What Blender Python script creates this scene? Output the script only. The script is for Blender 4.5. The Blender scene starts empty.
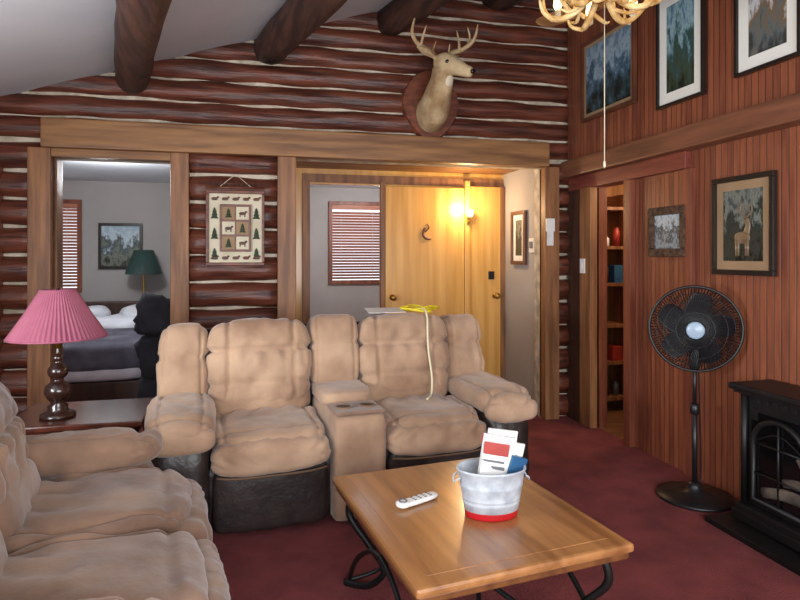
import bpy, bmesh, math, random
from mathutils import Vector, Matrix, noise
random.seed(4)
pi=math.pi
def lin(c):
    o=[]
    for v in c[:3]:
        v=v/255.0
        o.append(v/12.92 if v<=0.04045 else ((v+0.055)/1.055)**2.4)
    return (o[0],o[1],o[2],1)
# ------------------------------------------------------------ materials
def newmat(name):
    m=bpy.data.materials.new(name); m.use_nodes=True
    nt=m.node_tree; b=nt.nodes['Principled BSDF']
    return m,nt,b
def mat(name,c1,c2=None,scale=5,stretch=(1,1,1),rough=.6,metal=0,bump=0,bscale=None,sheen=0,lo=.35,hi=.65,detail=5,coat=0,emit=0):
    m,nt,b=newmat(name)
    b.inputs['Roughness'].default_value=rough; b.inputs['Metallic'].default_value=metal
    if coat: b.inputs['Coat Weight'].default_value=coat; b.inputs['Coat Roughness'].default_value=.15
    if sheen:
        b.inputs['Sheen Weight'].default_value=sheen; b.inputs['Sheen Roughness'].default_value=.5
    if emit:
        b.inputs['Emission Color'].default_value=lin(c1); b.inputs['Emission Strength'].default_value=emit
    c2=c2 or tuple(v*.85 for v in c1)
    tc=nt.nodes.new('ShaderNodeTexCoord'); mp=nt.nodes.new('ShaderNodeMapping')
    mp.inputs['Scale'].default_value=stretch
    nz=nt.nodes.new('ShaderNodeTexNoise'); nz.inputs['Scale'].default_value=scale; nz.inputs['Detail'].default_value=detail
    rp=nt.nodes.new('ShaderNodeValToRGB')
    rp.color_ramp.elements[0].position=lo; rp.color_ramp.elements[0].color=lin(c1)
    rp.color_ramp.elements[1].position=hi; rp.color_ramp.elements[1].color=lin(c2)
    L=nt.links.new
    L(tc.outputs['Object'],mp.inputs['Vector']); L(mp.outputs['Vector'],nz.inputs['Vector'])
    L(nz.outputs['Fac'],rp.inputs['Fac']); L(rp.outputs['Color'],b.inputs['Base Color'])
    if bump:
        n2=nt.nodes.new('ShaderNodeTexNoise'); n2.inputs['Scale'].default_value=bscale or scale; n2.inputs['Detail'].default_value=6
        L(mp.outputs['Vector'],n2.inputs['Vector'])
        bp=nt.nodes.new('ShaderNodeBump'); bp.inputs['Strength'].default_value=bump; bp.inputs['Distance'].default_value=.02
        L(n2.outputs['Fac'],bp.inputs['Height']); L(bp.outputs['Normal'],b.inputs['Normal'])
    return m
def panelmat(name,axis,pitch,c1,c2,groove,rough=.4):
    m,nt,b=newmat(name); L=nt.links.new; N=nt.nodes.new
    b.inputs['Roughness'].default_value=rough
    tc=N('ShaderNodeTexCoord'); sp=N('ShaderNodeSeparateXYZ'); L(tc.outputs['Object'],sp.inputs[0])
    dv=N('ShaderNodeMath'); dv.operation='DIVIDE'; dv.inputs[1].default_value=pitch; L(sp.outputs[axis],dv.inputs[0])
    fr=N('ShaderNodeMath'); fr.operation='FRACT'; L(dv.outputs[0],fr.inputs[0])
    pp=N('ShaderNodeMath'); pp.operation='PINGPONG'; pp.inputs[1].default_value=.5; L(fr.outputs[0],pp.inputs[0])
    gr=N('ShaderNodeMapRange'); gr.inputs[1].default_value=.02; gr.inputs[2].default_value=.09; L(pp.outputs[0],gr.inputs[0])
    fl=N('ShaderNodeMath'); fl.operation='FLOOR'; L(dv.outputs[0],fl.inputs[0])
    wn=N('ShaderNodeTexWhiteNoise'); wn.noise_dimensions='1D'; L(fl.outputs[0],wn.inputs['W'])
    mp=N('ShaderNodeMapping'); mp.inputs['Scale'].default_value=(9,9,.8); L(tc.outputs['Object'],mp.inputs[0])
    nz=N('ShaderNodeTexNoise'); nz.inputs['Scale'].default_value=4; nz.inputs['Detail'].default_value=6; L(mp.outputs[0],nz.inputs['Vector'])
    ad=N('ShaderNodeMath'); ad.operation='MULTIPLY_ADD'; ad.inputs[1].default_value=.4; L(wn.outputs['Value'],ad.inputs[0])
    sb=N('ShaderNodeMath'); sb.operation='SUBTRACT'; sb.inputs[1].default_value=.2; L(nz.outputs['Fac'],sb.inputs[0]); L(sb.outputs[0],ad.inputs[2])
    rp=N('ShaderNodeValToRGB'); rp.color_ramp.elements[0].position=.2; rp.color_ramp.elements[1].position=.8
    rp.color_ramp.elements[0].color=lin(c1); rp.color_ramp.elements[1].color=lin(c2); L(ad.outputs[0],rp.inputs[0])
    mx=N('ShaderNodeMix'); mx.data_type='RGBA'; L(gr.outputs[0],mx.inputs[0]); mx.inputs[6].default_value=lin(groove)
    L(rp.outputs[0],mx.inputs[7]); L(mx.outputs[2],b.inputs['Base Color'])
    bp=N('ShaderNodeBump'); bp.inputs['Strength'].default_value=.35; bp.inputs['Distance'].default_value=.008
    L(gr.outputs[0],bp.inputs['Height']); L(bp.outputs[0],b.inputs['Normal'])
    return m
def artmat(name,pal,ns=4,seed=0,rough=.25):
    m,nt,b=newmat(name); L=nt.links.new; N=nt.nodes.new
    b.inputs['Roughness'].default_value=rough
    tc=N('ShaderNodeTexCoord'); sp=N('ShaderNodeSeparateXYZ'); L(tc.outputs['Generated'],sp.inputs[0])
    mp=N('ShaderNodeMapping'); mp.inputs['Location'].default_value=(seed,seed*2,seed); mp.inputs['Scale'].default_value=(1.6,1.6,1); L(tc.outputs['Generated'],mp.inputs[0])
    nz=N('ShaderNodeTexNoise'); nz.inputs['Scale'].default_value=ns; nz.inputs['Detail'].default_value=8; nz.inputs['Roughness'].default_value=.65; L(mp.outputs[0],nz.inputs['Vector'])
    a=N('ShaderNodeMath'); a.operation='MULTIPLY_ADD'; a.inputs[1].default_value=1.6; L(nz.outputs['Fac'],a.inputs[0])
    s=N('ShaderNodeMath'); s.operation='MULTIPLY_ADD'; s.inputs[1].default_value=.9; s.inputs[2].default_value=-.75; L(sp.outputs[2],s.inputs[0]); L(s.outputs[0],a.inputs[2])
    rp=N('ShaderNodeValToRGB'); n=len(pal)
    while len(rp.color_ramp.elements)<n: rp.color_ramp.elements.new(.5)
    for i,c in enumerate(pal):
        rp.color_ramp.elements[i].position=.1+.8*i/(n-1); rp.color_ramp.elements[i].color=lin(c)
    L(a.outputs[0],rp.inputs[0]); L(rp.outputs[0],b.inputs['Base Color'])
    return m
M_log=mat('log_wood',(62,31,24),(116,62,44),4,(.6,6,6),.4,bump=.7)
M_beam=mat('beam_wood',(48,30,25),(84,53,42),4,(5,.6,5),.6,bump=.8)
M_chink=mat('chinking',(164,150,130),(214,202,182),9,rough=.95,bump=1)
M_hdr=mat('header_pine',(112,74,44),(158,112,68),3,(.6,7,7),.5,bump=.2)
M_post=mat('post_pine',(110,70,42),(158,108,68),3,(7,7,.6),.5,bump=.2)
M_postR=mat('post_red',(102,52,38),(140,78,54),3,(7,7,.6),.45,bump=.1)
M_rail=mat('rail_red',(100,44,38),(130,64,52),3,(7,.6,7),.45,bump=.1)
M_panel=panelmat('red_paneling','Y',.046,(106,56,40),(154,90,62),(62,30,22))
M_dark=mat('dark_brown_wood',(48,28,20),(72,44,30),3,(6,6,.6),.5)
M_pant=mat('pantry_wood',(132,88,50),(166,116,70),3,(6,6,.6),.5)
M_carpet=mat('carpet_maroon',(116,48,50),(142,64,64),5,rough=.97,bump=.9,bscale=160,detail=9)
M_wfloor=mat('pantry_wood_floor',(110,74,48),(140,98,64),3,(1,6,1),.5)
M_ceil=mat('ceiling_plaster',(208,212,218),(216,219,224),2,rough=.9,bump=.05,bscale=20)
M_grey=mat('grey_paint',(168,162,158),(176,170,166),2,rough=.85)
M_greyD=mat('bedroom_paint',(160,154,152),(168,162,160),2,rough=.85)
M_white=mat('white_plastic',(232,230,226),(220,218,214),3,rough=.4)
M_yel=mat('yellow_pine_door',(206,148,68),(228,174,96),2,(8,8,.5),.35,coat=.3)
SU=dict(rough=.95,bump=.45,bscale=10,sheen=.3,lo=.30,hi=.66,detail=7)
M_suede=mat('tan_suede',(138,106,82),(190,158,130),3.4,**SU)
M_suede2=mat('brown_suede',(102,76,60),(152,120,97),3.6,**SU)
M_pipe=mat('suede_piping',(96,72,54),(110,84,64),6,rough=.9)
M_leath=mat('dark_leather',(34,27,26),(52,43,40),9,rough=.42,bump=.2,bscale=30)
M_table=mat('table_oak',(130,84,48),(172,120,72),2.2,(7,.6,7),.3,coat=.4,bump=.05)
M_tedge=mat('table_edge',(92,56,32),(122,78,44),2.5,(7,.6,7),.3,coat=.4)
M_black=mat('black_iron',(20,19,20),(30,28,28),8,rough=.45,metal=.3)
M_fan=mat('black_plastic',(18,18,21),(26,26,29),8,rough=.4)
M_blade=mat('fan_blade_plastic',(26,26,31),(34,34,40),8,rough=.35)
M_fanlogo=mat('fan_badge',(150,172,192),(165,184,200),8,rough=.3)
M_shade=mat('pink_pleated_fabric',(146,76,98),(172,98,118),4,rough=.8)
M_cherry=mat('cherry_wood',(64,30,22),(92,46,32),3,(5,5,5),.25,coat=.5)
M_lampw=mat('dark_turned_wood',(36,20,16),(56,31,24),3,(5,5,5),.25,coat=.5)
M_galv=mat('whitewashed_metal',(166,174,184),(198,205,213),22,rough=.5,metal=.15)
M_red=mat('red_enamel',(186,28,34),(170,24,30),4,rough=.35)
M_hide=mat('deer_hide',(150,118,82),(206,182,142),6,rough=.9,bump=.4,bscale=60)
M_hidew=mat('deer_white_fur',(206,192,164),(220,208,184),9,rough=.95,bump=.3,bscale=60)
M_antler=mat('antler_bone',(150,112,70),(216,190,150),9,rough=.5,bump=.3,bscale=40)
M_chand=mat('antler_resin_gold',(176,130,66),(236,208,150),12,rough=.4,bump=.3,bscale=40)
M_eye=mat('black_glass',(8,6,5),(12,8,6),4,rough=.08)
M_plq=mat('plaque_walnut',(84,42,28),(122,66,44),4,(3,1,8),.4)
M_blind=mat('wood_blind',(160,98,74),(186,120,92),4,(.5,4,8),.5)
M_green=mat('green_shade',(34,56,52),(42,70,64),4,rough=.7)
M_brass=mat('brass',(170,130,60),(190,150,80),4,rough=.3,metal=.9)
M_linen=mat('bed_linen',(200,202,210),(220,222,228),6,rough=.9,bump=.4)
M_blanket=mat('dark_blanket',(70,68,80),(96,94,106),6,rough=.95,bump=.4)
M_cloth=mat('dark_cloth',(24,24,30),(36,34,42),6,rough=.95,bump=.4)
M_mat=mat('picture_mat',(226,226,218),(232,232,226),4,rough=.8)
M_matT=mat('picture_mat_tan',(146,118,88),(158,130,98),4,rough=.8)
M_frB=mat('frame_black',(26,20,18),(38,30,26),4,rough=.35)
M_frW=mat('frame_brown',(80,46,32),(108,64,44),4,rough=.35)
M_bark=mat('frame_bark',(52,34,24),(96,70,50),30,rough=.8,bump=.8)
M_cord=mat('yellow_cord',(224,204,30),(232,214,60),4,rough=.4)
M_cordw=mat('cream_cord',(214,208,170),(224,218,184),4,rough=.5)
M_paper=mat('paper',(228,226,222),(214,212,210),20,rough=.7)
M_blue=mat('book_blue',(30,78,118),(46,98,138),9,rough=.4)
M_bkred=mat('book_red',(140,40,36),(170,60,50),9,rough=.4)
M_grayb=mat('grey_button',(90,92,96),(110,110,114),9,rough=.5)
M_stlog=mat('ceramic_log',(58,50,46),(100,88,78),12,rough=.9,bump=.5)
M_glassd=mat('stove_glass',(10,10,11),(16,15,16),4,rough=.06)
M_bulb=mat('warm_bulb',(255,214,150),(255,214,150),4,rough=.3,emit=6)
M_globe=mat('added_globe_glow',(255,232,190),(255,232,190),4,rough=.3,emit=4)  # emissive glow for the added alcove globe and bedroom domes
M_cream=mat('decor_cream',(214,204,178),(198,186,160),9,rough=.7)
M_tree=mat('decor_green',(36,52,36),(52,66,44),9,rough=.7)
A1=artmat('art_mountain_lake',[(20,28,30),(48,66,70),(70,98,120),(150,172,186),(100,126,146)],5,1)
A2=artmat('art_waterfall',[(30,40,34),(60,74,56),(50,80,84),(140,172,180),(76,110,134)],5,3)
A3=artmat('art_eagle',[(60,62,62),(96,104,104),(120,94,66),(200,208,214),(160,172,186)],4,6)
A4=artmat('art_deer_forest',[(26,28,26),(56,58,50),(38,48,46),(120,124,116),(66,76,78)],6,9)
A5=artmat('art_snow_scene',[(80,84,84),(150,158,164),(50,56,52),(190,200,206),(130,150,160)],5,11)
A6=artmat('art_bedroom_lake',[(50,56,50),(120,124,112),(60,74,80),(184,198,206),(150,170,186)],4,14)
# ------------------------------------------------------------ builder
def catmull(pts,rads,sub):
    if sub<=1: return pts,rads
    P=[Vector(p) for p in pts]; o=[];r=[]
    for i in range(len(P)-1):
        p0=P[max(i-1,0)];p1=P[i];p2=P[i+1];p3=P[min(i+2,len(P)-1)]
        for k in range(sub):
            t=k/sub
            o.append(.5*((2*p1)+(-p0+p2)*t+(2*p0-5*p1+4*p2-p3)*t*t+(-p0+3*p1-3*p2+p3)*t**3))
            r.append(rads[i]*(1-t)+rads[i+1]*t)
    o.append(P[-1]); r.append(rads[-1]); return o,r
class B:
    def __init__(s):
        s.bm=bmesh.new(); s.mats=[]; s.M=Matrix.Identity(4)
    def mi(s,m):
        if m not in s.mats: s.mats.append(m)
        return s.mats.index(m)
    def v(s,p): return s.bm.verts.new(s.M@Vector(p))
    def f(s,vs,m,smooth=False):
        try: f=s.bm.faces.new(vs)
        except ValueError: return None
        f.material_index=s.mi(m); f.smooth=smooth; return f
    def hexa(s,ps,m,bev=0):
        vs=[s.v(p) for p in ps]
        fs=[s.f([vs[i] for i in q],m) for q in ((0,3,2,1),(4,5,6,7),(0,1,5,4),(1,2,6,5),(2,3,7,6),(3,0,4,7))]
        if bev:
            es=set(e for f in fs for e in f.edges)
            r=bmesh.ops.bevel(s.bm,geom=list(es),offset=bev,segments=2,affect='EDGES',profile=.6)
            for f in r['faces']: f.material_index=s.mi(m)
    def box(s,a,b,m,bev=0):
        x0,x1=sorted((a[0],b[0]));y0,y1=sorted((a[1],b[1]));z0,z1=sorted((a[2],b[2]))
        s.hexa([(x0,y0,z0),(x1,y0,z0),(x1,y1,z0),(x0,y1,z0),(x0,y0,z1),(x1,y0,z1),(x1,y1,z1),(x0,y1,z1)],m,bev)
    def rbox(s,c,size,m,p=4,n=10,rot=(0,0,0),amp=0,nf=6,disp=None):
        R=Matrix.Translation(c)@Matrix.Rotation(rot[2],4,'Z')@Matrix.Rotation(rot[1],4,'Y')@Matrix.Rotation(rot[0],4,'X')
        d={}; seed=Vector((random.random()*50,random.random()*50,7))
        hs=Vector(size)/2
        def get(q):
            k=(round(q[0],4),round(q[1],4),round(q[2],4))
            if k in d: return d[k]
            w=[math.sin(t*pi/2) for t in q]
            l=(abs(w[0])**p+abs(w[1])**p+abs(w[2])**p)**(1/p)
            w=Vector(w)/l
            pos=Vector((w.x*hs.x,w.y*hs.y,w.z*hs.z))
            g=Vector([math.copysign(abs(w[i])**(p-1),w[i])/hs[i] for i in range(3)]); g.normalize()
            if amp: pos+=g*amp*(noise.noise(pos*nf+seed)+.6*noise.noise(pos*nf*2.6+seed))
            if disp: pos+=g*disp(w)
            d[k]=s.v(R@pos); return d[k]
        for ax in range(3):
            for sg in (-1,1):
                for i in range(n):
                    for j in range(n):
                        qs=[]
                        for (a,b_) in ((i,j),(i+1,j),(i+1,j+1),(i,j+1)):
                            q=[0,0,0]; q[ax]=sg; q[(ax+1)%3]=-1+2*a/n; q[(ax+2)%3]=-1+2*b_/n
                            qs.append(get(q))
                        if sg<0: qs.reverse()
                        s.f(qs,m,True)
    def tube(s,pts,rads,m,seg=10,sub=1,jit=0,flat=(1,1),cap=True):
        if not hasattr(rads,'__len__'): rads=[rads]*len(pts)
        pts,rads=catmull(pts,rads,sub); pts=[Vector(p) for p in pts]
        n=len(pts); rings=[]; up=None
        for i in range(n):
            t=(pts[min(i+1,n-1)]-pts[max(i-1,0)]).normalized()
            if up is None:
                up=Vector((0,0,1)) if abs(t.z)<.9 else Vector((0,1,0))
            a=t.cross(up)
            if a.length<1e-4: a=t.orthogonal()
            a.normalize(); b=a.cross(t).normalized(); up=b
            ring=[]
            for k in range(seg):
                th=2*pi*k/seg; r=rads[i]
                if jit: r*=1+jit*noise.noise(pts[i]*2.3+Vector((math.cos(th),math.sin(th),3))*.8)
                ring.append(s.v(pts[i]+a*math.cos(th)*r*flat[0]+b*math.sin(th)*r*flat[1]))
            rings.append(ring)
        for i in range(n-1):
            for k in range(seg):
                s.f([rings[i][k],rings[i][(k+1)%seg],rings[i+1][(k+1)%seg],rings[i+1][k]],m,True)
        if cap:
            s.f(list(reversed(rings[0])),m); s.f(rings[-1],m)
    def ring(s,c,r,tr,m,n=32,seg=6,axis='z',sx=1,sy=1):
        pts=[]
        for i in range(n+1):
            a=2*pi*i/n; x=math.cos(a)*r*sx;y=math.sin(a)*r*sy
            pts.append({'z':(c[0]+x,c[1]+y,c[2]),'y':(c[0]+x,c[1],c[2]+y),'x':(c[0],c[1]+x,c[2]+y)}[axis])
        s.tube(pts,tr,m,seg,cap=False)
    def lathe(s,prof,c,m,seg=24,sx=1,sy=1,mod=None,smooth=True,axis='z'):
        rings=[]
        for j,(r,z) in enumerate(prof):
            ring=[]
            for k in range(seg):
                a=2*pi*k/seg; rr=max(r,1e-4)*(mod(a,j) if mod else 1)
                x,y=math.cos(a)*rr*sx,math.sin(a)*rr*sy
                if axis=='z': p=(c[0]+x,c[1]+y,c[2]+z)
                else: p=(c[0]+x,c[1]-z,c[2]+y)
                ring.append(s.v(p))
            rings.append(ring)
        for i in range(len(rings)-1):
            for k in range(seg):
                s.f([rings[i][k],rings[i][(k+1)%seg],rings[i+1][(k+1)%seg],rings[i+1][k]],m,smooth)
    def build(s,name,parent=None,loc=(0,0,0),rot=(0,0,0)):
        bmesh.ops.recalc_face_normals(s.bm,faces=s.bm.faces)
        me=bpy.data.meshes.new(name); s.bm.to_mesh(me); s.bm.free()
        for m in s.mats: me.materials.append(m)
        o=bpy.data.objects.new(name,me); bpy.context.collection.objects.link(o)
        o.location=loc; o.rotation_euler=rot
        if parent: o.parent=parent
        return o
def empty(name,loc=(0,0,0),rz=0):
    e=bpy.data.objects.new(name,None); bpy.context.collection.objects.link(e)
    e.location=loc; e.rotation_euler=(0,0,rz); e.empty_display_size=.1; return e
# ------------------------------------------------------------ shell
XR=2.72; XL=-2.1; YF=-5.6
def cz(x,y): return 3.04+.32*x+.12*y
def wall(b,axis,p0,p1,a0,a1,holes,m,top):
    A=sorted(set([a0,a1]+[h for q in holes for h in q[:2]])); Z=sorted(set([0]+[h for q in holes for h in q[2:]]))
    for i in range(len(A)-1):
        l,r=A[i],A[i+1]; mid=(l+r)/2
        for j in range(len(Z)):
            z0=Z[j]; last=j==len(Z)-1
            z1=Z[j+1] if not last else 99
            if any(q[0]<=mid<=q[1] and q[2]<=z0 and q[3]>=z1 for q in holes): continue
            tl=z1 if not last else top(l); tr=z1 if not last else top(r)
            if axis=='y': b.hexa([(l,p0,z0),(r,p0,z0),(r,p1,z0),(l,p1,z0),(l,p0,tl),(r,p0,tr),(r,p1,tr),(l,p1,tl)],m)
            else: b.hexa([(p0,l,z0),(p1,l,z0),(p1,r,z0),(p0,r,z0),(p0,l,tl),(p1,l,tl),(p1,r,tr),(p0,r,tr)],m)
b=B()
wall(b,'y',-.026,.1,XL,XR,[(-1.354,-.566,0,2.09),(.34,2.43,0,2.15)],M_chink,lambda x:cz(x,0))
def log(x0,x1,z,r=.078):
    n=max(2,int((x1-x0)/.10)); pts=[(x0+(x1-x0)*i/n,.008,z+.004*math.sin(i*1.3+z*9)) for i in range(n+1)]
    b.tube(pts,r,M_log,18,jit=.17)
z=2.30
while z<3.9:
    x0=max(XL+.01,(z-.07-3.04)/.32)
    if x0<XR-.1: log(x0,XR-.01,z,.0825)
    z+=.163
for (x0,x1) in ((XL+.01,-1.43),(-.45,.22),(2.5,XR-.01)):
    z=.1
    while z<2.2: log(x0,x1,z,.099); z+=.2
b.build('wall_back')
b=B(); wall(b,'x',XR,XR+.09,YF,0.3,[(-.85,-.43,0,1.95)],M_panel,lambda y:cz(XR,min(y,0))); 
b.box((2.665,YF,2.2),(XR+.01,-.06,2.9),M_panel)
b.hexa([(2.665,YF,2.9),(XR+.01,YF,2.9),(XR+.01,-.06,2.9),(2.665,-.06,2.9),(2.665,YF,cz(2.665,YF)),(XR+.01,YF,cz(2.665,YF)),(XR+.01,-.06,cz(2.665,-.06)),(2.665,-.06,cz(2.665,-.06))],M_panel)
b.build('wall_right')
b=B(); wall(b,'x',XL-.1,XL,YF,.1,[(-4.0,-2.4,.95,1.6)],M_grey,lambda y:cz(XL,y)); b.build('wall_left')
b=B(); wall(b,'y',YF-.1,YF,XL-.1,XR+.09,[(-.5,2.3,.7,1.95)],M_grey,lambda x:cz(x,YF)); b.build('wall_front')
b=B(); b.box((XL-.1,YF-.1,-.1),(XR+.02,.82,0),M_carpet); b.box((XR+.02,-1.4,-.1),(XR+1.2,.38,0),M_wfloor); b.box((-3.2,.82,-.1),(XR+.02,3.4,0),M_carpet); b.box((-3.2,.1,-.1),(XL-.1,.82,0),M_carpet); b.build('floor')
b=B(); X0,X1,Y0,Y1=XL-.1,XR+.09,YF-.1,.1
b.hexa([(X0,Y0,cz(X0,Y0)),(X1,Y0,cz(X1,Y0)),(X1,Y1,cz(X1,Y1)),(X0,Y1,cz(X0,Y1))]+[(x,y,cz(x,y)+.1) for x,y in ((X0,Y0),(X1,Y0),(X1,Y1),(X0,Y1))],M_ceil)
b.build('ceiling')
for (x,z,r) in ((-.843,2.68,.112),(.133,2.98,.12),(1.084,3.28,.118),(2.0,3.57,.12)):
    b=B(); pts=[(x+.22*s_,-1.077*s_+.0,z-.067*s_) for s_ in [i*.25 for i in range(0,20)]]
    b.tube(pts,[r*(1+.02*(i%3)) for i in range(20)],M_beam,18,jit=.16); b.build('ceiling_beam')
def trim(name,a,c,m,bev=.006):
    t=B(); t.box(a,c,m,bev); return t.build(name)
trim('trim_header',(-1.41,-.13,2.15),(2.46,.0,2.355),M_hdr,.012)
trim('trim_1',(-1.50,-.10,0),(-1.354,.0,2.15),M_post)
trim('trim_2',(-.566,-.10,0),(-.439,.0,2.15),M_post)
trim('trim_3',(-1.354,-.09,2.09),(-.566,.0,2.15),M_hdr)
trim('trim_4',(.20,-.11,0),(.34,.0,2.15),M_post)
trim('trim_5',(2.43,-.11,0),(2.56,.0,2.15),M_post)
trim('trim_6',(-1.76,-.10,0),(-1.67,-.0,2.05),M_postR)
trim('trim_jamb_1',(-1.37,0,0),(-1.34,.14,2.09),M_post,.002)
trim('trim_jamb_2',(-.58,0,0),(-.55,.14,2.09),M_post,.002)
trim('trim_beam_right',(2.60,YF,2.06),(2.72,-.06,2.2),mat('beam_right',(98,60,42),(130,82,58),3,(7,.6,7),.5,bump=.15),.012)
trim('trim_rail_right',(2.67,-1.5,1.95),(2.72,-.06,2.06),M_rail)
trim('trim_r1',(2.66,-.27,0),(2.72,-.06,1.95),M_dark)
trim('trim_r2',(2.655,-.43,0),(2.74,-.27,1.95),M_post)
trim('trim_r3',(2.67,-.93,0),(2.72,-.85,1.95),M_postR)
trim('trim_r4',(2.68,-1.54,0),(2.72,-1.47,1.95),M_postR)
# alcove
b=B(); wall(b,'y',.82,.92,.2,2.55,[(.53,1.21,0,2.06)],M_yel,lambda x:2.2); b.build('wall_alcove_back')
b=B(); b.box((2.45,.1,0),(2.55,.82,2.2),M_grey); b.build('wall_alcove_right')
b=B(); b.box((.2,.1,0),(.3,.82,2.2),M_grey); b.build('wall_alcove_left')
b=B(); b.box((.2,.1,2.2),(2.55,.92,2.25),M_hdr); b.build('ceiling_alcove')
def door(name,x0,x1,y,z1,knobx,extra):
    d=B(); d.box((x0,y-.035,.01),(x1,y,z1),M_yel,.004)
    d.lathe([(.0,.0),(.028,.0),(.028,.008),(.012,.012),(.012,.04),(.027,.05),(.03,.065),(.018,.08),(0,.082)],(knobx,y-.035,1.0),M_brass,20,axis='y')
    extra(d); return d.build(name)
def orn(d):
    d.tube([(1.62,.757,1.66),(1.60,.757,1.60),(1.63,.757,1.56),(1.68,.757,1.55)],[.010,.012,.014,.006],M_plq,8,4); d.tube([(1.62,.757,1.62),(1.66,.757,1.66),(1.64,.757,1.70)],[.006,.006,.004],M_plq,6,3)
def latch(d):
    d.box((2.27,.755,1.16),(2.33,.767,1.24),M_black,.003); d.tube([(2.3,.75,1.2),(2.3,.73,1.2)],.008,M_black,8)
door('door_1',1.235,2.02,.80,2.05,1.30,orn)
door('door_2',2.075,2.40,.80,2.07,2.34,latch)
trim('trim_a1',(1.19,.77,0),(1.232,.82,2.09),M_post,.003)
trim('trim_a2',(2.022,.74,0),(2.07,.82,2.12),M_yel,.003)
trim('trim_a3',(.46,.78,0),(.53,.82,2.09),M_post,.003)
trim('trim_a4',(.46,.805,2.072),(2.45,.82,2.15),M_post,.003)
trim('trim_a5',(2.402,.76,0),(2.45,.80,2.07),M_post,.003)
b=B(); b.box((2.03,.725,1.70),(2.065,.74,1.80),M_brass,.004); b.tube([(2.048,.725,1.73),(2.048,.69,1.73),(2.048,.68,1.76)],.006,M_brass,8,3); b.lathe([(0,0),(.022,.005),(.036,.035),(.03,.065),(0,.075)],(2.048,.68,1.765),M_globe,20); b.build('glare_globe')  # glowing globe added in place of a glare on the door
# bedrooms
b=B(); wall(b,'y',3.25,3.35,-3.1,2.55,[(-2.75,-2.03,1.0,2.02),(1.06,1.73,1.06,2.07)],M_greyD,lambda x:2.3); b.build('wall_bedroom_back')
b=B(); b.box((-3.2,.1,0),(-3.1,3.35,2.3),M_greyD); b.build('wall_bedroom_left')
b=B(); b.box((.2,.92,0),(.3,3.25,2.3),M_greyD); b.box((.18,.1,0),(.199,.92,2.3),M_greyD); b.build('wall_bedroom_divider')
b=B(); b.box((2.45,.92,0),(2.55,3.35,2.3),M_greyD); b.build('wall_bedroom_right')
b=B(); b.box((-3.2,.1,2.3),(.2,3.35,2.4),M_ceil); b.box((.2,.92,2.3),(2.55,3.35,2.4),M_ceil); b.build('ceiling_bedroom')
b=B(); b.box((-3.2,.1,0),(XL,.15,2.3),M_greyD); b.build('wall_bedroom_front')
def window(name,x0,x1,z0,z1,y):
    w=B(); t=.05
    w.box((x0-t,y-.03,z0-t),(x1+t,y,z0),M_postR,.003); w.box((x0-t,y-.03,z1),(x1+t,y,z1+t),M_postR,.003)
    w.box((x0-t,y-.03,z0),(x0,y,z1),M_postR,.003); w.box((x1,y-.03,z0),(x1+t,y,z1),M_postR,.003)
    w.box((x0,y-.02,z1-.06),(x1,y+.02,z1),M_blind,.003)
    k=z0+.03
    while k<z1-.07:
        w.M=Matrix.Translation((0,y+.02,k))@Matrix.Rotation(-.70,4,'X'); w.box((x0+.005,-.0225,-.0015),(x1-.005,.0225,.0015),M_blind); k+=.038
    w.M=Matrix.Identity(4)
    for xx in (x0+.12,x1-.12): w.tube([(xx,y-.004,z0+.02),(xx,y-.004,z1)],.002,M_linen,4)
    return w.build(name)
window('window_1',-2.75,-2.03,1.0,2.02,3.25); window('window_2',1.06,1.73,1.06,2.07,3.25)
def frame(name,w,h,fw,mw,mf,mm,ma,loc,rz,tilt=0,bev=.004,d=.03,extra=None):
    f=B(); W,H=w/2,h/2
    f.box((-W,-d,-H),(W,0,-H+fw),mf,bev); f.box((-W,-d,H-fw),(W,0,H),mf,bev)
    f.box((-W,-d,-H+fw),(-W+fw,0,H-fw),mf,bev); f.box((W-fw,-d,-H+fw),(W,0,H-fw),mf,bev)
    f.box((-W+fw,-d*.45,-H+fw),(W-fw,0,H-fw),mm)
    a=fw+mw; f.box((-W+a,-d*.5,-H+a),(W-a,-d*.2,H-a),ma)
    if extra: extra(f,W-a,H-a,-d*.5)
    return f.build(name,None,loc,(tilt,0,rz))
frame('framed_picture',.50,.56,.035,.0,M_frB,M_mat,A6,(-1.545,3.24,1.51),0)
e=empty('bed',(-1.5,2.0,0))
b=B(); b.rbox((0,0,.42),(1.3,2.0,.34),M_linen,6,8); b.build('mattress',e)
b=B(); b.box((-.62,-.95,.0),(.62,.95,.27),M_dark,.01); b.box((-.66,.96,0),(.66,1.02,.85),M_dark,.02); b.build('bed_frame',e)
b=B(); b.rbox((0,-.45,.5),(1.36,1.15,.3),M_blanket,5,12,amp=.02); b.build('blanket',e)
b=B(); b.rbox((-.3,.7,.70),(.5,.4,.24),M_linen,2.6,8,amp=.02); b.rbox((.32,.68,.70),(.55,.4,.26),M_linen,2.6,8,amp=.02); b.rbox((.1,.3,.64),(1.0,.5,.18),M_linen,2.5,14,amp=.06); b.build('pillows',e)
b=B(); b.box((-.25,-.1,0),(.25,.1,.6),M_dark,.01); b.box((-.22,-.105,.35),(.22,-.1,.55),M_cherry,.003); b.build('nightstand',None,(-.55,3.12,0))
b=B(); c=(-1.22,3.13,0)
b.lathe([(0,0),(.09,0),(.09,.02),(.02,.04),(.012,.1),(.012,1.2)],c,M_brass,20); b.lathe([(.21,1.17),(.11,1.46),(.108,1.46),(.206,1.17)],c,M_green,28)
b.build('bedroom_floor_lamp',None,(-.03,-.10,0))
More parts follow.
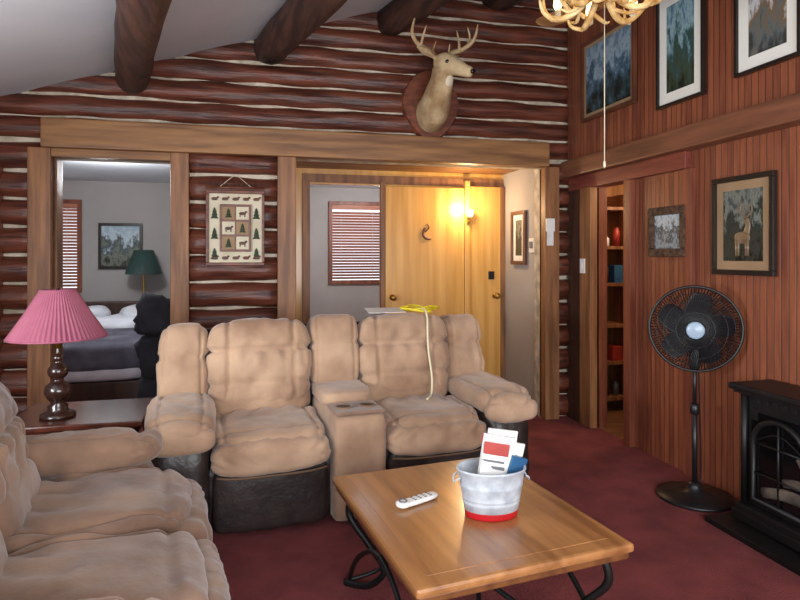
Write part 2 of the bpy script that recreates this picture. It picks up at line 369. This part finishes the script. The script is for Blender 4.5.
b=B(); b.rbox((0,0,.86),(.30,.26,.34),M_cloth,3,12,amp=.07,nf=7); b.rbox((.02,0,.55),(.34,.3,.4),M_cloth,3,12,amp=.05,nf=7); b.rbox((0.02,0,.21),(.36,.32,.42),M_cloth,4,12,amp=.03,nf=7); b.build('pile_of_dark_clothes',None,(-.76,.66,0))
for i,(x,y) in enumerate(((-1.3,.7),(1.5,2.0))):
    b=B(); b.lathe([(0,-.1),(.09,-.09),(.13,-.04),(.12,0)],(x,y,2.3),M_globe,24); b.build('bedroom_fill_dome')  # unseen glowing dome, added to light the bedroom
# pantry
b=B(); b.box((XR+.09,.3,0),(3.8,.38,2.3),M_pant); b.build('wall_pantry_back')
b=B(); b.box((3.8,-1.4,0),(3.88,.38,2.3),M_pant); b.build('wall_pantry_right')
b=B(); b.box((XR+.09,-1.4,0),(3.8,-1.32,2.3),M_pant); b.build('wall_pantry_front')
b=B(); b.box((XR+.09,-1.4,2.3),(3.88,.38,2.36),M_pant); b.build('ceiling_pantry')
e=empty('pantry_shelf',(0,0,0))
b=B()
for xx in (2.90,3.28,3.72): b.box((xx,-.02,0),(xx+.04,.28,1.95),M_post,.003)
for zz in (.1,.42,.75,1.12,1.45,1.8): b.box((2.94,-.02,zz),(3.72,.28,zz+.03),M_post,.003)
b.build('shelf_frame',e)
b=B()
cols=[M_paper,M_bkred,M_blue,M_brass,M_grayb,M_cream,M_dark]
for zz in (.13,.45,1.15,1.48):
    x=2.96
    while x<3.62:
        w=random.uniform(.05,.11); h=random.uniform(.06,.17)
        if random.random()<.5: b.box((x,.0,zz),(x+w,.2,zz+h),random.choice(cols),.004)
        else: b.lathe([(0,0),(w/2,0),(w/2,h*.8),(w/3,h*.9),(w/3,h),(0,h)],(x+w/2,.07,zz),random.choice(cols),16)
        x+=w+random.uniform(.015,.05)
b.build('pantry_items',e)
b=B(); b.box((2.435,.12,1.42),(2.45,.22,1.55),M_white,.004); b.box((2.43,.14,1.46),(2.436,.2,1.52),M_grayb,.002); b.build('thermostat')
b=B(); b.box((2.44,-.12,1.48),(2.50,-.11,1.66),M_paper,.002); b.box((2.43,-.125,1.60),(2.51,-.11,1.71),M_white,.003); b.build('wall_phone')
b=B(); b.box((2.645,-.36,1.25),(2.655,-.29,1.37),M_white,.003); b.box((2.64,-.33,1.29),(2.646,-.32,1.33),M_white,.001); b.build('light_switch')
b=B(); b.box((2.59,-.075,1.25),(2.66,-.06,1.36),M_dark,.003); b.build('wall_outlet')
R=-pi/2
def deer_sil(f,W,H,y):
    mt=mat('painted_deer',(112,92,70),(136,114,88),9,rough=.3)
    y-=.002
    f.rbox((0,y,-H*.35),(W*.8,.006,H*.34),mt,2.5,6)
    f.tube([(W*.2,y,-H*.25),(W*.3,y,H*.0),(W*.2,y,H*.18)],[.024,.017,.015],mt,8,3,flat=(1,.15))
    for xx in (-.3,-.18,.2,.3): f.tube([(W*xx,y,-H*.4),(W*xx,y,-H*.85)],[.009,.005],mt,6)
    for sg in (-1,1): f.tube([(W*.2,y,H*.2),(W*(.2+sg*.3),y,H*.38),(W*(.2+sg*.22),y,H*.62)],[.005,.004,.003],mt,5,3); f.tube([(W*(.2+sg*.22),y,H*.3),(W*(.2+sg*.1),y,H*.52)],.003,mt,5)
frame('framed_deer_picture',.44,.565,.03,.05,M_frB,M_matT,A4,(2.71,-1.93,1.568),R,extra=deer_sil)
frame('bark_framed_picture',.37,.335,.055,.0,M_bark,M_mat,A5,(2.71,-1.31,1.555),R,bev=.014,d=.04)
frame('framed_landscape_picture',.70,.64,.028,.03,M_frW,M_matT,A1,(2.655,-.69,2.80),R)
frame('framed_waterfall_picture',.43,.74,.02,.07,M_frB,M_mat,A2,(2.655,-1.49,2.735),R)
frame('framed_eagle_picture',.42,.66,.02,.07,M_frB,M_mat,A3,(2.655,-2.15,2.72),R)
frame('framed_hall_picture',.30,.50,.035,.05,M_frW,M_mat,A4,(2.445,.42,1.56),R)
b=B(); 
b.box((-.2,-.03,-.27),(.2,0,.27),M_cream,.006)
b.box((-.21,-.045,-.28),(.21,-.02,-.255),M_plq,.006); b.box((-.21,-.045,.255),(.21,-.02,.28),M_plq,.006)
b.box((-.21,-.045,-.255),(-.19,-.02,.255),M_plq,.006); b.box((.19,-.045,-.255),(.21,-.02,.255),M_plq,.006)
# inner window panel with cabin-like muntins and small animal cut-outs
b.box((-.112,-.05,-.175),(.112,-.02,.175),M_plq,.004)
for i in range(2):
    for j in range(3):
        xa,za=-.095+i*.1,-.158+j*.11
        b.box((xa,-.054,za),(xa+.09,-.045,za+.095),M_cream if (i+j)%2 else M_matT,.002)
        cx,cz_=xa+.045,za+.045
        if (i+j)%2: 
            b.rbox((cx,-.056,cz_),(.05,.006,.024),M_log,2.5,5); b.rbox((cx+.026,-.056,cz_+.012),(.018,.006,.016),M_log,2.2,4)
            for q in (-.017,.017): b.box((cx+q-.004,-.058,cz_-.026),(cx+q+.004,-.054,cz_),M_log)
        else:
            for q in range(3): b.lathe([(.026-.006*q,0),(.003,.03)],(cx,-.055,cz_-.03+q*.018),M_tree,8,sy=.2)
for (x,z) in ((-.15,-.2),(-.15,-.05),(-.15,.10),(.15,-.2),(.15,-.05),(.15,.10)):
    for q in range(3): b.lathe([(.028-.006*q,0),(0.004,.036)],(x,-.036,z-.03+q*.022),M_tree,8,sy=.25)
for x in (-.15,-.075,.0,.075,.15):
    for z in (.215,-.222):
        b.rbox((x,-.036,z),(.046,.012,.024),M_log,2.5,5); b.rbox((x+.024,-.036,z+.012),(.016,.012,.014),M_log,2.2,4)
b.tube([(-.21,-.03,.3),(.21,-.03,.3)],.009,M_plq,8); b.tube([(-.12,-.03,.3),(0,-.03,.40),(.12,-.03,.3)],.003,M_cream,6)
for i in range(9): x=-.16+i*.04; b.tube([(x,-.03,.3),(x+random.uniform(-.02,.02),-.035,.35)],.003,M_bark,5)
b.build('wilderness_wall_decor',None,(-.107,-.095,1.60))
# ------------------------------------------------------------ deer mount
e=empty('deer_head_mount',(1.42,-.07,2.63)); e.scale=(1.12,1.1,1.1)
b=B()
n=32; front=[];back=[]
for i in range(n):
    a=2*pi*i/n; r=1+.06*math.cos(2*a)
    x=.21*math.sin(a)*(1-.18*(math.cos(a)<0)*abs(math.cos(a))); z_=.24*math.cos(a)*r-.015
    front.append((x,-.025,z_)); back.append((x*1.06,.01,z_*1.05))
fv=[b.v(p) for p in front]; bv=[b.v(p) for p in back]
b.f(fv,M_plq); b.f(list(reversed(bv)),M_plq)
for i in range(n): b.f([fv[i],fv[(i+1)%n],bv[(i+1)%n],bv[i]],M_plq)
b.build('plaque',e)
b=B()
b.tube([(0,0.0,-.08),(0,-.10,-.06),(0,-.19,.02),(.01,-.25,.11),(.0,-.28,.19)],[.135,.128,.108,.09,.074],M_hide,20,4,flat=(.85,1.08))
b.tube([(-.03,-.25,.215),(.015,-.30,.21),(.065,-.355,.175),(.115,-.41,.135),(.145,-.44,.115),(.155,-.45,.11)],[.055,.074,.062,.043,.038,.022],M_hide,20,4,flat=(.85,1))
for (bx,tx) in (((-.06,-.29,.25),(-.19,-.31,.31)),((.05,-.23,.255),(.16,-.17,.315))):
    m_=[(bx[i]+tx[i])/2 for i in range(3)]
    b.tube([bx,m_,tx],[.02,.046,.008],M_hide,12,4,flat=(1,.45))
o=b.build('head_and_neck',e)
md=o.modifiers.new('r','REMESH'); md.mode='VOXEL'; md.voxel_size=.008; md.use_smooth_shade=True
md=o.modifiers.new('s','SMOOTH'); md.iterations=4; md.factor=.5
b=B(); b.rbox((.03,-.305,.075),(.08,.06,.12),M_hidew,2.3,10,rot=(.5,0,.5)); b.rbox((.125,-.417,.103),(.05,.05,.026),M_hidew,2.3,8,rot=(0,0,.7)); b.build('throat_patch',e)
b=B()
b.rbox((.010,-.368,.20),(.030,.030,.028),M_eye,2,6); b.rbox((.088,-.298,.205),(.028,.028,.026),M_eye,2,6)
b.rbox((.156,-.455,.118),(.042,.036,.030),M_eye,2.2,6)
b.build('eyes_and_nose',e)
b=B()
def ant(sg,base,o_):
    P=lambda x,y,z:(base[0]+sg*x,base[1]+y,base[2]+z)
    b.tube([P(0,0,-.02),P(.05,.03,.05),P(.13,.02,.08),P(.19,-.05,.13),P(.19,-.13,.21)],[.018,.016,.015,.012,.004],M_antler,10,5,jit=.3)
    b.tube([P(.03,.02,.03),P(.02,-.04,.09)],[.009,.003],M_antler,8)
    b.tube([P(.11,.02,.07),P(.10,.0,.13),P(.08,-.01,.20)],[.011,.009,.003],M_antler,8,3)
    b.tube([P(.16,-.01,.10),P(.18,.0,.17),P(.16,-.01,.23)],[.010,.008,.003],M_antler,8,3)
ant(-1,(-.035,-.285,.26),0); ant(1,(.035,-.245,.26),0)
b.build('antlers',e)
# ------------------------------------------------------------ loveseat
def G(x,c,w): return math.exp(-((x-c)/w)**2)
def ridg(x,z,f,ph): return math.sin(x*f+2.2*math.sin(z*4+ph)+ph)
def backdisp(w):
    if w.y>.3: return 0
    d=-.036*G(w.z,.30,.045)-.022*G(abs(w.x),.62,.04)*(1-.5*G(w.z,.3,.1))
    d+=.013*ridg(w.x,w.z,17,1)*G(w.z,.16,.12)*(abs(w.x)<.6)
    d+=.009*ridg(w.x,w.z,15,2)*G(w.z,.46,.12)*(abs(w.x)<.6)
    d+=-.018*G(w.z,-.45,.07)+.008*ridg(w.x,w.z,12,3)*G(w.z,-.3,.2)
    return d
def seatdisp(w):
    if w.z<0: return 0
    return -.015*G(abs(w.x),.80,.035)-.012*G(w.y,-.72,.05)+.010*ridg(w.x,w.y,13,1)*G(w.y,.4,.4)
def rolldisp(w): return .006*ridg(w.x,w.z,21,.5)*(w.z>-.2)
def armdisp(w):
    if w.z<0: return 0
    return -.014*G(abs(w.x),.60,.05)+.007*math.sin(w.y*13+2*math.sin(w.x*3))*G(w.x,0,.5)-.02*G(w.y,-.78,.06)
L_=empty('reclining_loveseat',(.555,-1.70,0),math.radians(5))
b=B(); b.rbox((0,.50,.22),(1.88,.84,.38),M_leath,8,8,amp=.006)
b.rbox((0,.86,.52),(2.00,.20,.88),M_leath,7,8,rot=(-.12,0,0))
for sx in (-.445,.445): b.rbox((sx,.10,.19),(.575,.10,.33),M_leath,7,12,amp=.008,nf=9)
for ax in (-.88,.88): b.rbox((ax,.42,.28),(.30,.87,.53),M_leath,5,14,amp=.01)
for x in (-.85,.85):
    for y in (.15,.85): b.box((x-.03,y-.03,0),(x+.03,y+.03,.06),M_black)
b.build('dark_base',L_)
for sx in (-.445,.445):
    b=B()
    b.rbox((sx,.33,.455),(.585,.62,.15),M_suede,4.4,30,amp=.011,disp=seatdisp)
    b.rbox((sx,.06,.405),(.59,.17,.17),M_suede,3.4,26,amp=.008,disp=rolldisp)
    b.tube([(sx-.27,.02,.325),(sx-.15,-.012,.322),(sx+.15,-.012,.322),(sx+.27,.02,.325)],.006,M_pipe,6,5)
    b.build('seat_cushion',L_)
    b=B()
    b.rbox((sx,.65,.76),(.60,.26,.52),M_suede,4.2,44,rot=(-.2,0,0),amp=.011,nf=8,disp=backdisp)
    b.rbox((sx,.60,.56),(.57,.20,.20),M_suede,4,20,rot=(-.2,0,0),amp=.008,nf=8)
    b.build('back_cushion',L_)
b=B()
for q in (-1,1):
    b.rbox((q*.87,.71,.72),(.285,.30,.56),M_suede,4,30,rot=(-.15,0,q*.05),amp=.010,disp=lambda w:(-.022*G(w.z,.3,.05)-.012*G(abs(w.x),.7,.06)+.006*ridg(w.x,w.z,9,1)*G(w.z,.1,.25))*(w.y<.3))
b.rbox((0,.70,.80),(.30,.28,.45),M_suede,5.5,26,rot=(-.15,0,0),amp=.006,disp=lambda w:(-.02*G(w.z,.2,.05)-.010*G(abs(w.x),.75,.05))*(w.y<.3))
b.build('back_bolsters',L_)
b=B()
for q in (-1,1):
    b.rbox((q*.88,.34,.56),(.345,.76,.155),M_suede,3.2,30,amp=.012,disp=armdisp)
    b.rbox((q*.88,.015,.525),(.325,.11,.13),M_suede,3,18,amp=.008)
b.build('arm_pads',L_)
b=B()
b.rbox((0,.32,.30),(.29,.66,.56),M_suede,10,14,amp=.003)
b.rbox((0,.46,.60),(.305,.40,.09),M_suede,5,16,amp=.006)
b.box((-.13,.01,.575),(.13,.23,.592),M_suede2,.006)
for q in (-.065,.065):
    b.lathe([(.0,.594),(.040,.594),(.042,.600),(.05,.602),(.05,.590)],(q,.12,0),M_suede2,20)
    b.lathe([(0,.5955),(.038,.5955)],(q,.12,0),M_leath,20)
b.build('console',L_)
b=B(); pts=[]
for i in range(70):
    a=i*.42; rr=.075+.02*math.sin(i*1.7); pts.append((.60+rr*1.5*math.cos(a),.74+rr*.7*math.sin(a),1.035+.012*math.sin(i*.9)+.0003*i))
b.tube(pts,.0055,M_cord,6,2)
b.tube([(.60,.70,1.045),(.59,.61,1.05),(.585,.555,1.0),(.575,.525,.90),(.57,.49,.78),(.575,.455,.66),(.56,.42,.555),(.50,.34,.542)],.0065,M_cordw,6,5)
b.build('extension_cord',L_)
b=B(); b.hexa([(.22,.62,1.035),(.46,.60,1.035),(.47,.78,1.05),(.24,.80,1.05),(.22,.62,1.038),(.46,.60,1.038),(.47,.78,1.053),(.24,.80,1.053)],M_paper); b.build('paper_sheet',L_)
# ------------------------------------------------------------ sofa (left)
S=empty('reclining_sofa',(-.30,-1.83,0),math.radians(99))
b=B(); b.rbox((-.83,.48,.21),(1.62,.84,.36),M_leath,8,8,amp=.004); b.rbox((-.83,.86,.48),(1.64,.16,.82),M_leath,7,8,rot=(-.12,0,0))
for x in (-1.55,-.12):
    for y in (.12,.85): b.box((x-.03,y-.03,0),(x+.03,y+.03,.06),M_black)
b.build('dark_base',S)
for sx in (-.50,-1.11):
    b=B()
    b.rbox((sx,.33,.455),(.615,.66,.18),M_suede2,4,32,amp=.014,disp=seatdisp)
    b.rbox((sx,.03,.36),(.605,.18,.25),M_suede2,3.2,24,amp=.012,disp=rolldisp)
    b.build('seat_cushion',S)
    b=B()
    b.rbox((sx,.70,.70),(.61,.26,.50),M_suede2,3.8,44,rot=(-.2,0,0),amp=.014,nf=7,disp=backdisp)
    b.rbox((sx,.63,.54),(.59,.22,.22),M_suede2,3.5,20,rot=(-.2,0,0),amp=.010,nf=7)
    b.build('back_cushion',S)
b=B()
for x in (-.11,-1.55):
    b.rbox((x,.47,.58),(.27,.74,.16),M_suede2,3.2,30,amp=.012,disp=armdisp)
    b.rbox((x,.48,.29),(.20,.72,.50),M_suede2,6,12,amp=.006)
b.build('arms',S)
# ------------------------------------------------------------ side table + lamp
b=B(); b.box((-.33,-.24,.52),(.33,.29,.55),M_cherry,.008); b.box((-.29,-.20,.45),(.29,.25,.52),M_cherry,.004); b.box((-.28,-.19,.14),(.28,.24,.16),M_cherry,.004)
for x in (-.28,.28):
    for y in (-.19,.24): b.box((x-.02,y-.02,0),(x+.02,y+.02,.46),M_cherry,.004)
b.build('side_table',None,(-.87,-1.20,0))
b=B(); c=(0,0,0)
b.lathe([(0,0),(.085,0),(.085,.02),(.06,.03),(.045,.045),(.05,.06),(.03,.075),(.05,.10),(.066,.13),(.06,.165),(.03,.19),(.025,.2),(.045,.22),(.05,.24),(.045,.26),(.022,.285),(.02,.30),(.035,.31),(.015,.325),(.01,.34),(.01,.62),(.016,.63),(.008,.675),(0,.68)],c,M_lampw,24)
b.tube([(.0,.0,.36),(.0,.0,.46)],.018,M_brass,12)
N=240
b.lathe([(.232,.42),(.156,.54),(.085,.665)],c,M_shade,N,mod=lambda a,j:1+.026*math.cos(a*60))
b.lathe([(.226,.42),(.151,.54),(.081,.665)],c,M_shade,48)
b.ring((0,0,.42),.232,.005,M_shade,48); b.ring((0,0,.665),.085,.005,M_shade,32)
for k in range(3): a=k*2*pi/3; b.tube([(0,0,.655),(.084*math.cos(a),.084*math.sin(a),.66)],.002,M_brass,5)
b.build('table_lamp',None,(-.98,-1.26,.55))
# ------------------------------------------------------------ coffee table
T=empty('coffee_table',(.785,-2.60,0),math.radians(7))
b=B(); w,l=.39,.47
b.box((-w,-l,.42),(w,l,.45),M_table,.011); b.box((-w+.06,-l+.06,.449),(w-.06,l-.06,.4515),M_table,.001); b.box((-w+.012,-l+.012,.395),(w-.012,l-.012,.42),M_tedge,.006)
b.build('table_top',T)
b=B(); b.box((-w+.05,-l+.05,.38),(w-.05,l-.05,.395),M_black)
for sx in (-1,1):
    for sy in (-1,1):
        P=lambda x,y,z:(sx*x,sy*y,z)
        b.tube([P(.32,.40,.39),P(.33,.41,.30),P(.27,.34,.20),P(.22,.28,.11),P(.27,.33,.03),P(.345,.42,.013)],[.016,.016,.015,.014,.015,.018],M_black,8,6,flat=(1,.8))
        b.tube([P(.33,.42,.02),P(.335,.30,.16),P(.33,.14,.27),P(.33,0,.31)],.010,M_black,8,6)
        b.tube([P(.33,.42,.02),P(.20,.40,.05),P(.10,.30,.18),P(0,.1,.24),P(0,0,.25)],.009,M_black,8,6)
b.build('iron_legs',T)
U=empty('galvanized_tub',(.855,-2.70,.4525),math.radians(-8)); U.scale=(.95,.95,.98)
b=B()
b.lathe([(0,.002),(.092,.0),(.095,.006),(.098,.030)],(0,0,0),M_red,40,sx=1.08,sy=.78)
b.lathe([(.098,.030),(.101,.05),(.104,.055),(.103,.062),(.111,.11),(.114,.114),(.113,.12),(.120,.168),(.126,.173),(.124,.180),(.118,.175),(.109,.1),(.095,.01),(0,.008)],(0,0,0),M_galv,40,sx=1.08,sy=.78)
for q in (-1,1):
    b.tube([(q*.128,-.03,.15),(q*.142,-.025,.14),(q*.146,0,.125),(q*.142,.025,.14),(q*.128,.03,.15)],.0035,M_galv,6,4)
b.build('tub',U)
b=B()
def book(c,s,rot,m):
    b.M=Matrix.Translation(c)@Matrix.Rotation(rot[2],4,'Z')@Matrix.Rotation(rot[1],4,'Y')@Matrix.Rotation(rot[0],4,'X')
    b.box((-s[0]/2,-s[1]/2,0),(s[0]/2,s[1]/2,s[2]),m,.002); b.M=Matrix.Identity(4)
book((-.03,-.045,.03),(.10,.012,.22),(-.15,.22,.1),M_paper)
book((-.01,-.01,.03),(.13,.015,.265),(-.05,.18,0),M_paper)
book((.012,-.0205,.225),(.10,.003,.045),(-.05,.18,0),M_bkred)
book((.0,-.024,.175),(.09,.003,.012),(-.05,.18,0),M_grayb)
book((.0,-.024,.20),(.09,.003,.008),(-.05,.18,0),M_grayb)
book((.01,.02,.03),(.12,.014,.28),(.0,.16,.1),M_paper)
book((.016,.012,.26),(.11,.003,.03),(.0,.16,.1),M_bkred)
book((.05,.0,.03),(.07,.02,.19),(.1,.32,.3),M_blue)
book((.045,.045,.03),(.10,.012,.235),(.1,.2,0),M_paper)
b.build('magazines',U)
b=B(); b.rbox((0,0,.012),(.195,.048,.020),M_white,3.5,10)
b.rbox((-.07,0,.014),(.05,.054,.022),M_white,3,8)
for i in range(4):
    for j in (-1,0,1): b.rbox((-.02+i*.025,j*.013,.0215),(.012,.007,.004),M_grayb,3,3)
b.ring((-.07,0,.025),.014,.003,M_grayb,16)
b.build('remote_control',None,(.62,-2.54,.4525),(0,0,math.radians(24)))
# ------------------------------------------------------------ pedestal fan
F=empty('pedestal_fan',(2.49,-1.80,0),math.radians(-38))
b=B(); b.lathe([(0,0),(.205,0),(.21,.008),(.205,.018),(.12,.03),(.05,.04),(.035,.07),(.03,.09),(0,.09)],(0,0,0),M_fan,40)
b.tube([(0,0,.06),(0,0,.52)],.014,M_fan,12); b.tube([(0,0,.5),(0,0,.80)],.010,M_fan,12); b.lathe([(.018,.48),(.026,.49),(.026,.53),(.018,.54)],(0,0,0),M_fan,16)
b.build('stand',F)
b=B(); b.rbox((0,.02,.80),(.06,.06,.14),M_fan,4,8); b.rbox((0,.09,.965),(.13,.17,.13),M_fan,2.8,10)
b.build('motor_housing',F)
b=B(); cc=Vector((0,-.01,.975)); RR=.243
def cy(r,side): return side*.085*(1-(r/RR)**2.6)
for k in range(100):
    a=2*pi*k/100
    b.tube([(cc.x+math.cos(a+.35*(1-r/RR))*r,cc.y-.0+cy(r,-1),cc.z+math.sin(a+.35*(1-r/RR))*r) for r in (.045,.1,.15,.19,.22,RR)],.0022,M_fan,4,cap=False)
for k in range(80):
    a=2*pi*k/80
    b.tube([(cc.x+math.cos(a)*r,cc.y+cy(r,1),cc.z+math.sin(a)*r) for r in (.06,.12,.18,.22,RR)],.0022,M_fan,4,cap=False)
b.ring(cc,RR,.008,M_fan,64,8,'y')
for r in (.1,.165,.205): b.ring((cc.x,cc.y+cy(r,-1),cc.z),r,.002,M_fan,48,5,'y')
b.build('cage',F)
b=B(); b.lathe([(.0,.092),(.04,.09),(.05,.084),(.05,.075)],(0,-.01,.975),M_fanlogo,28,axis='y'); b.lathe([(.05,.088),(.056,.084),(.056,.076)],(0,-.01,.975),M_fan,28,axis='y'); b.build('badge',F)
b=B(); b.lathe([(0,.05),(.035,.045),(.04,-.02),(0,-.02)],(0,0.0,.975),M_fan,20,axis='y')
for k in range(5):
    a=2*pi*k/5
    b.M=Matrix.Translation((0,-.01,.975))@Matrix.Rotation(a,4,'Y')@Matrix.Translation((.115,0,.02))@Matrix.Rotation(.4,4,'X')
    b.rbox((0,0,0),(.19,.006,.15),M_blade,2.6,6)
b.M=Matrix.Identity(4); b.build('blades',F)
b=B(); b.tube([(0.02,.05,.03),(.03,.17,.006),(.04,.20,.12),(.03,.17,.6),(.02,.15,.85),(0,.12,.93)],.004,M_fan,6,5); b.build('power_cord',F)
# ------------------------------------------------------------ stove
ST=empty('gas_stove_fireplace',(2.45,-2.12,0.004))
b=B()
b.box((.04,-.80,.12),(.24,-.06,.69),M_black,.008)
b.box((-.03,-.86,.70),(.25,.0,.735),M_black,.012); b.box((-.01,-.84,.685),(.25,-.02,.70),M_black,.004)
b.box((-.01,-.84,.07),(.25,-.02,.12),M_black,.01); b.box((-.02,-.85,.035),(.02,-.01,.085),M_black,.008)
for y in (-.80,-.06): 
    b.box((-.015,y-.03,.034),(.04,y+.03,.08),M_black,.008); b.box((.2,y-.03,.034),(.24,y+.03,.08),M_black,.008)
for y in (-.81,-.05): b.tube([(.03,y,.12),(.03,y,.69)],.018,M_black,10)
for i in range(12): b.box((.034,-.72+i*.053,.645),(.042,-.69+i*.053,.675),M_fan,.002)
b.build('body',ST)
b=B(); b.box((.034,-.77,.15),(.041,-.09,.60),M_glassd); b.build('glass',ST)
b=B()
for k,(y0,y1) in enumerate(((-.77,-.43),(-.43,-.09))):
    ym=(y0+y1)/2; hw=(y1-y0)/2-.02
    arch=[(.025,ym-hw,.16),(.025,ym-hw,.45)]+[(.025,ym-hw*math.cos(t),.45+.13*math.sin(t)) for t in [pi*i/12 for i in range(1,12)]]+[(.025,ym+hw,.45),(.025,ym+hw,.16),(.025,ym-hw,.16)]
    b.tube(arch,.015,M_black,8)
    b.tube([(.024,ym,.16),(.024,ym,.58)],.006,M_black,6)
    for z_ in (.30,.45): b.tube([(.024,ym-hw,z_),(.024,ym+hw,z_)],.006,M_black,6)
    b.tube([(.024,ym-hw,.45),(.024,ym,.52),(.024,ym+hw,.45)],.004,M_black,6,4)
    for sg in (-1,1):
        b.box((.03,ym+sg*hw-.02,.56),(.043,ym+sg*hw+.02,.62),M_black)
b.tube([(.005,-.445,.36),(.005,-.445,.42)],.008,M_brass,8); b.tube([(.005,-.415,.36),(.005,-.415,.42)],.008,M_brass,8)
b.build('arched_doors',ST)
b=B(); b.tube([(.03,-.68,.22),(.028,-.35,.25),(.03,-.16,.21)],[.022,.028,.022],M_stlog,10,4,jit=.3,flat=(.3,1)); b.tube([(.03,-.6,.27),(.028,-.4,.32),(.03,-.28,.30)],[.018,.022,.018],M_stlog,10,4,jit=.3,flat=(.3,1)); b.tube([(.03,-.5,.22),(.028,-.42,.36),(.03,-.36,.44)],[.014,.018,.012],M_stlog,10,4,jit=.3,flat=(.3,1)); b.build('ceramic_logs',ST)
b=B(); b.box((2.32,-3.15,0),(2.71,-2.07,.030),M_black,.006); b.build('hearth_pad')
# ------------------------------------------------------------ antler ceiling fan
C=empty('antler_ceiling_fan',(1.47,-2.44,0.05))
zc=cz(1.47,-2.44)-.05
b=B(); b.tube([(0,0,2.8),(0,0,zc)],.014,M_brass,10); b.lathe([(0,zc),(.07,zc-.02),(.06,zc-.07),(0,zc-.08)],(0,0,0),M_brass,20)
b.lathe([(0,2.84),(.06,2.83),(.11,2.79),(.12,2.72),(.08,2.68),(.05,2.6),(.06,2.52),(.03,2.45),(0,2.43)],(0,0,0),M_brass,28); b.build('motor',C)
b=B()
for k in range(5):
    a=k*2*pi/5+.75; b.M=Matrix.Rotation(a,4,'Z')@Matrix.Rotation(.18,4,'X')
    b.rbox((.42,.0,2.72),(.58,.13,.008),M_hdr,5,6); b.box((.09,-.02,2.72),(.2,.02,2.727),M_brass)
b.M=Matrix.Identity(4); b.build('blades',C)
b=B()
for k in range(6):
    b.M=Matrix.Rotation(k*pi/3+.2,4,'Z')
    b.tube([(.03,0,2.50),(.10,.02,2.42),(.18,.03,2.40),(.25,0,2.46),(.27,-.03,2.56)],[.016,.015,.014,.011,.004],M_chand,8,5,jit=.2)
    b.tube([(.12,.02,2.415),(.15,.07,2.47),(.16,.09,2.54)],[.011,.009,.003],M_chand,8,4)
    b.tube([(.20,.03,2.40),(.23,.08,2.43),(.24,.10,2.50)],[.010,.008,.003],M_chand,8,4)
    b.tube([(.09,.01,2.43),(.12,-.05,2.40),(.16,-.08,2.42)],[.010,.008,.003],M_chand,8,4)
b.M=Matrix.Identity(4); b.build('antler_arms',C)
b=B()
for k in range(6):
    a=k*pi/3+.2; b.lathe([(.014,2.42),(.014,2.45),(.0,2.45)],(math.cos(a)*.19,math.sin(a)*.19,0),M_cream,12); b.lathe([(.009,2.45),(.020,2.475),(.015,2.51),(.0,2.54)],(math.cos(a)*.19,math.sin(a)*.19,0),M_bulb,12)
b.build('bulbs',C)
b=B(); b.tube([(.02,0,2.45),(.02,0,1.75)],.0022,M_cream,5); b.lathe([(0,0),(.006,.01),(.005,.03),(0,.035)],(.02,0,1.725),M_cream,10); b.build('pull_chain',C)
def bigwin(name,axis,p,a0,a1,z0,z1):
    w=B()
    def bx(u0,u1,v0,v1):
        if axis=='y': w.box((u0,p-.06,v0),(u1,p+.02,v1),M_post,.004)
        else: w.box((p-.06,u0,v0),(p+.02,u1,v1),M_post,.004)
    bx(a0-.06,a1+.06,z0-.06,z0);bx(a0-.06,a1+.06,z1,z1+.06);bx(a0-.06,a0,z0,z1);bx(a1,a1+.06,z0,z1)
    for q in (1,2): m_=a0+(a1-a0)*q/3; bx(m_-.02,m_+.02,z0,z1)
    w.build(name)
bigwin('window_3','y',YF,-.5,2.3,.7,1.95); bigwin('window_4','x',XL,-4.0,-2.4,.95,1.6)
# ------------------------------------------------------------ lights
def area(name,loc,rot,sx,sy,e,col):
    l=bpy.data.lights.new(name,'AREA'); l.shape='RECTANGLE'; l.size=sx; l.size_y=sy; l.energy=e; l.color=col
    o=bpy.data.objects.new(name,l); bpy.context.collection.objects.link(o); o.location=loc; o.rotation_euler=rot
def pt(name,loc,e,col,r=.08):
    l=bpy.data.lights.new(name,'POINT'); l.energy=e; l.color=col; l.shadow_soft_size=r
    o=bpy.data.objects.new(name,l); bpy.context.collection.objects.link(o); o.location=loc
area('daylight_front_window',(.9,YF+.05,1.33),(pi/2,0,0),2.7,1.2,130,(.94,.97,1))
area('daylight_left_window',(XL+.05,-3.2,1.28),(0,-pi/2,0),.6,1.5,95,(.94,.97,1))
pt('alcove_lamp',(2.0,.60,1.85),15,(1,.74,.42),.04)  # warm alcove light beside the added globe
pt('bedroom_fill_1',(-1.3,1.2,2.1),50,(.95,.97,1),.12)  # this and the next: unseen lights added to brighten the bedrooms
pt('bedroom_fill_2',(1.5,2.0,2.1),40,(.95,.97,1),.12)
pt('chandelier_bulb',(1.47,-2.44,2.66),6,(1,.84,.64),.1)
pt('pantry_fill',(3.3,-.6,2.0),24,(1,.78,.52),.1)  # unseen light added to brighten the pantry interior
w=bpy.data.worlds.new('World'); bpy.context.scene.world=w; w.use_nodes=True
w.node_tree.nodes['Background'].inputs[0].default_value=(.85,.92,1,1); w.node_tree.nodes['Background'].inputs[1].default_value=1.8
cam=bpy.data.cameras.new('Camera'); co=bpy.data.objects.new('Camera',cam); bpy.context.collection.objects.link(co)
co.location=(0,-4.75,1.4); co.rotation_euler=(pi/2,0,math.radians(-14)); cam.lens=27; cam.sensor_width=36; cam.shift_y=-.05625; cam.clip_start=.05
bpy.context.scene.camera=co
bpy.context.scene.view_settings.view_transform='Standard'
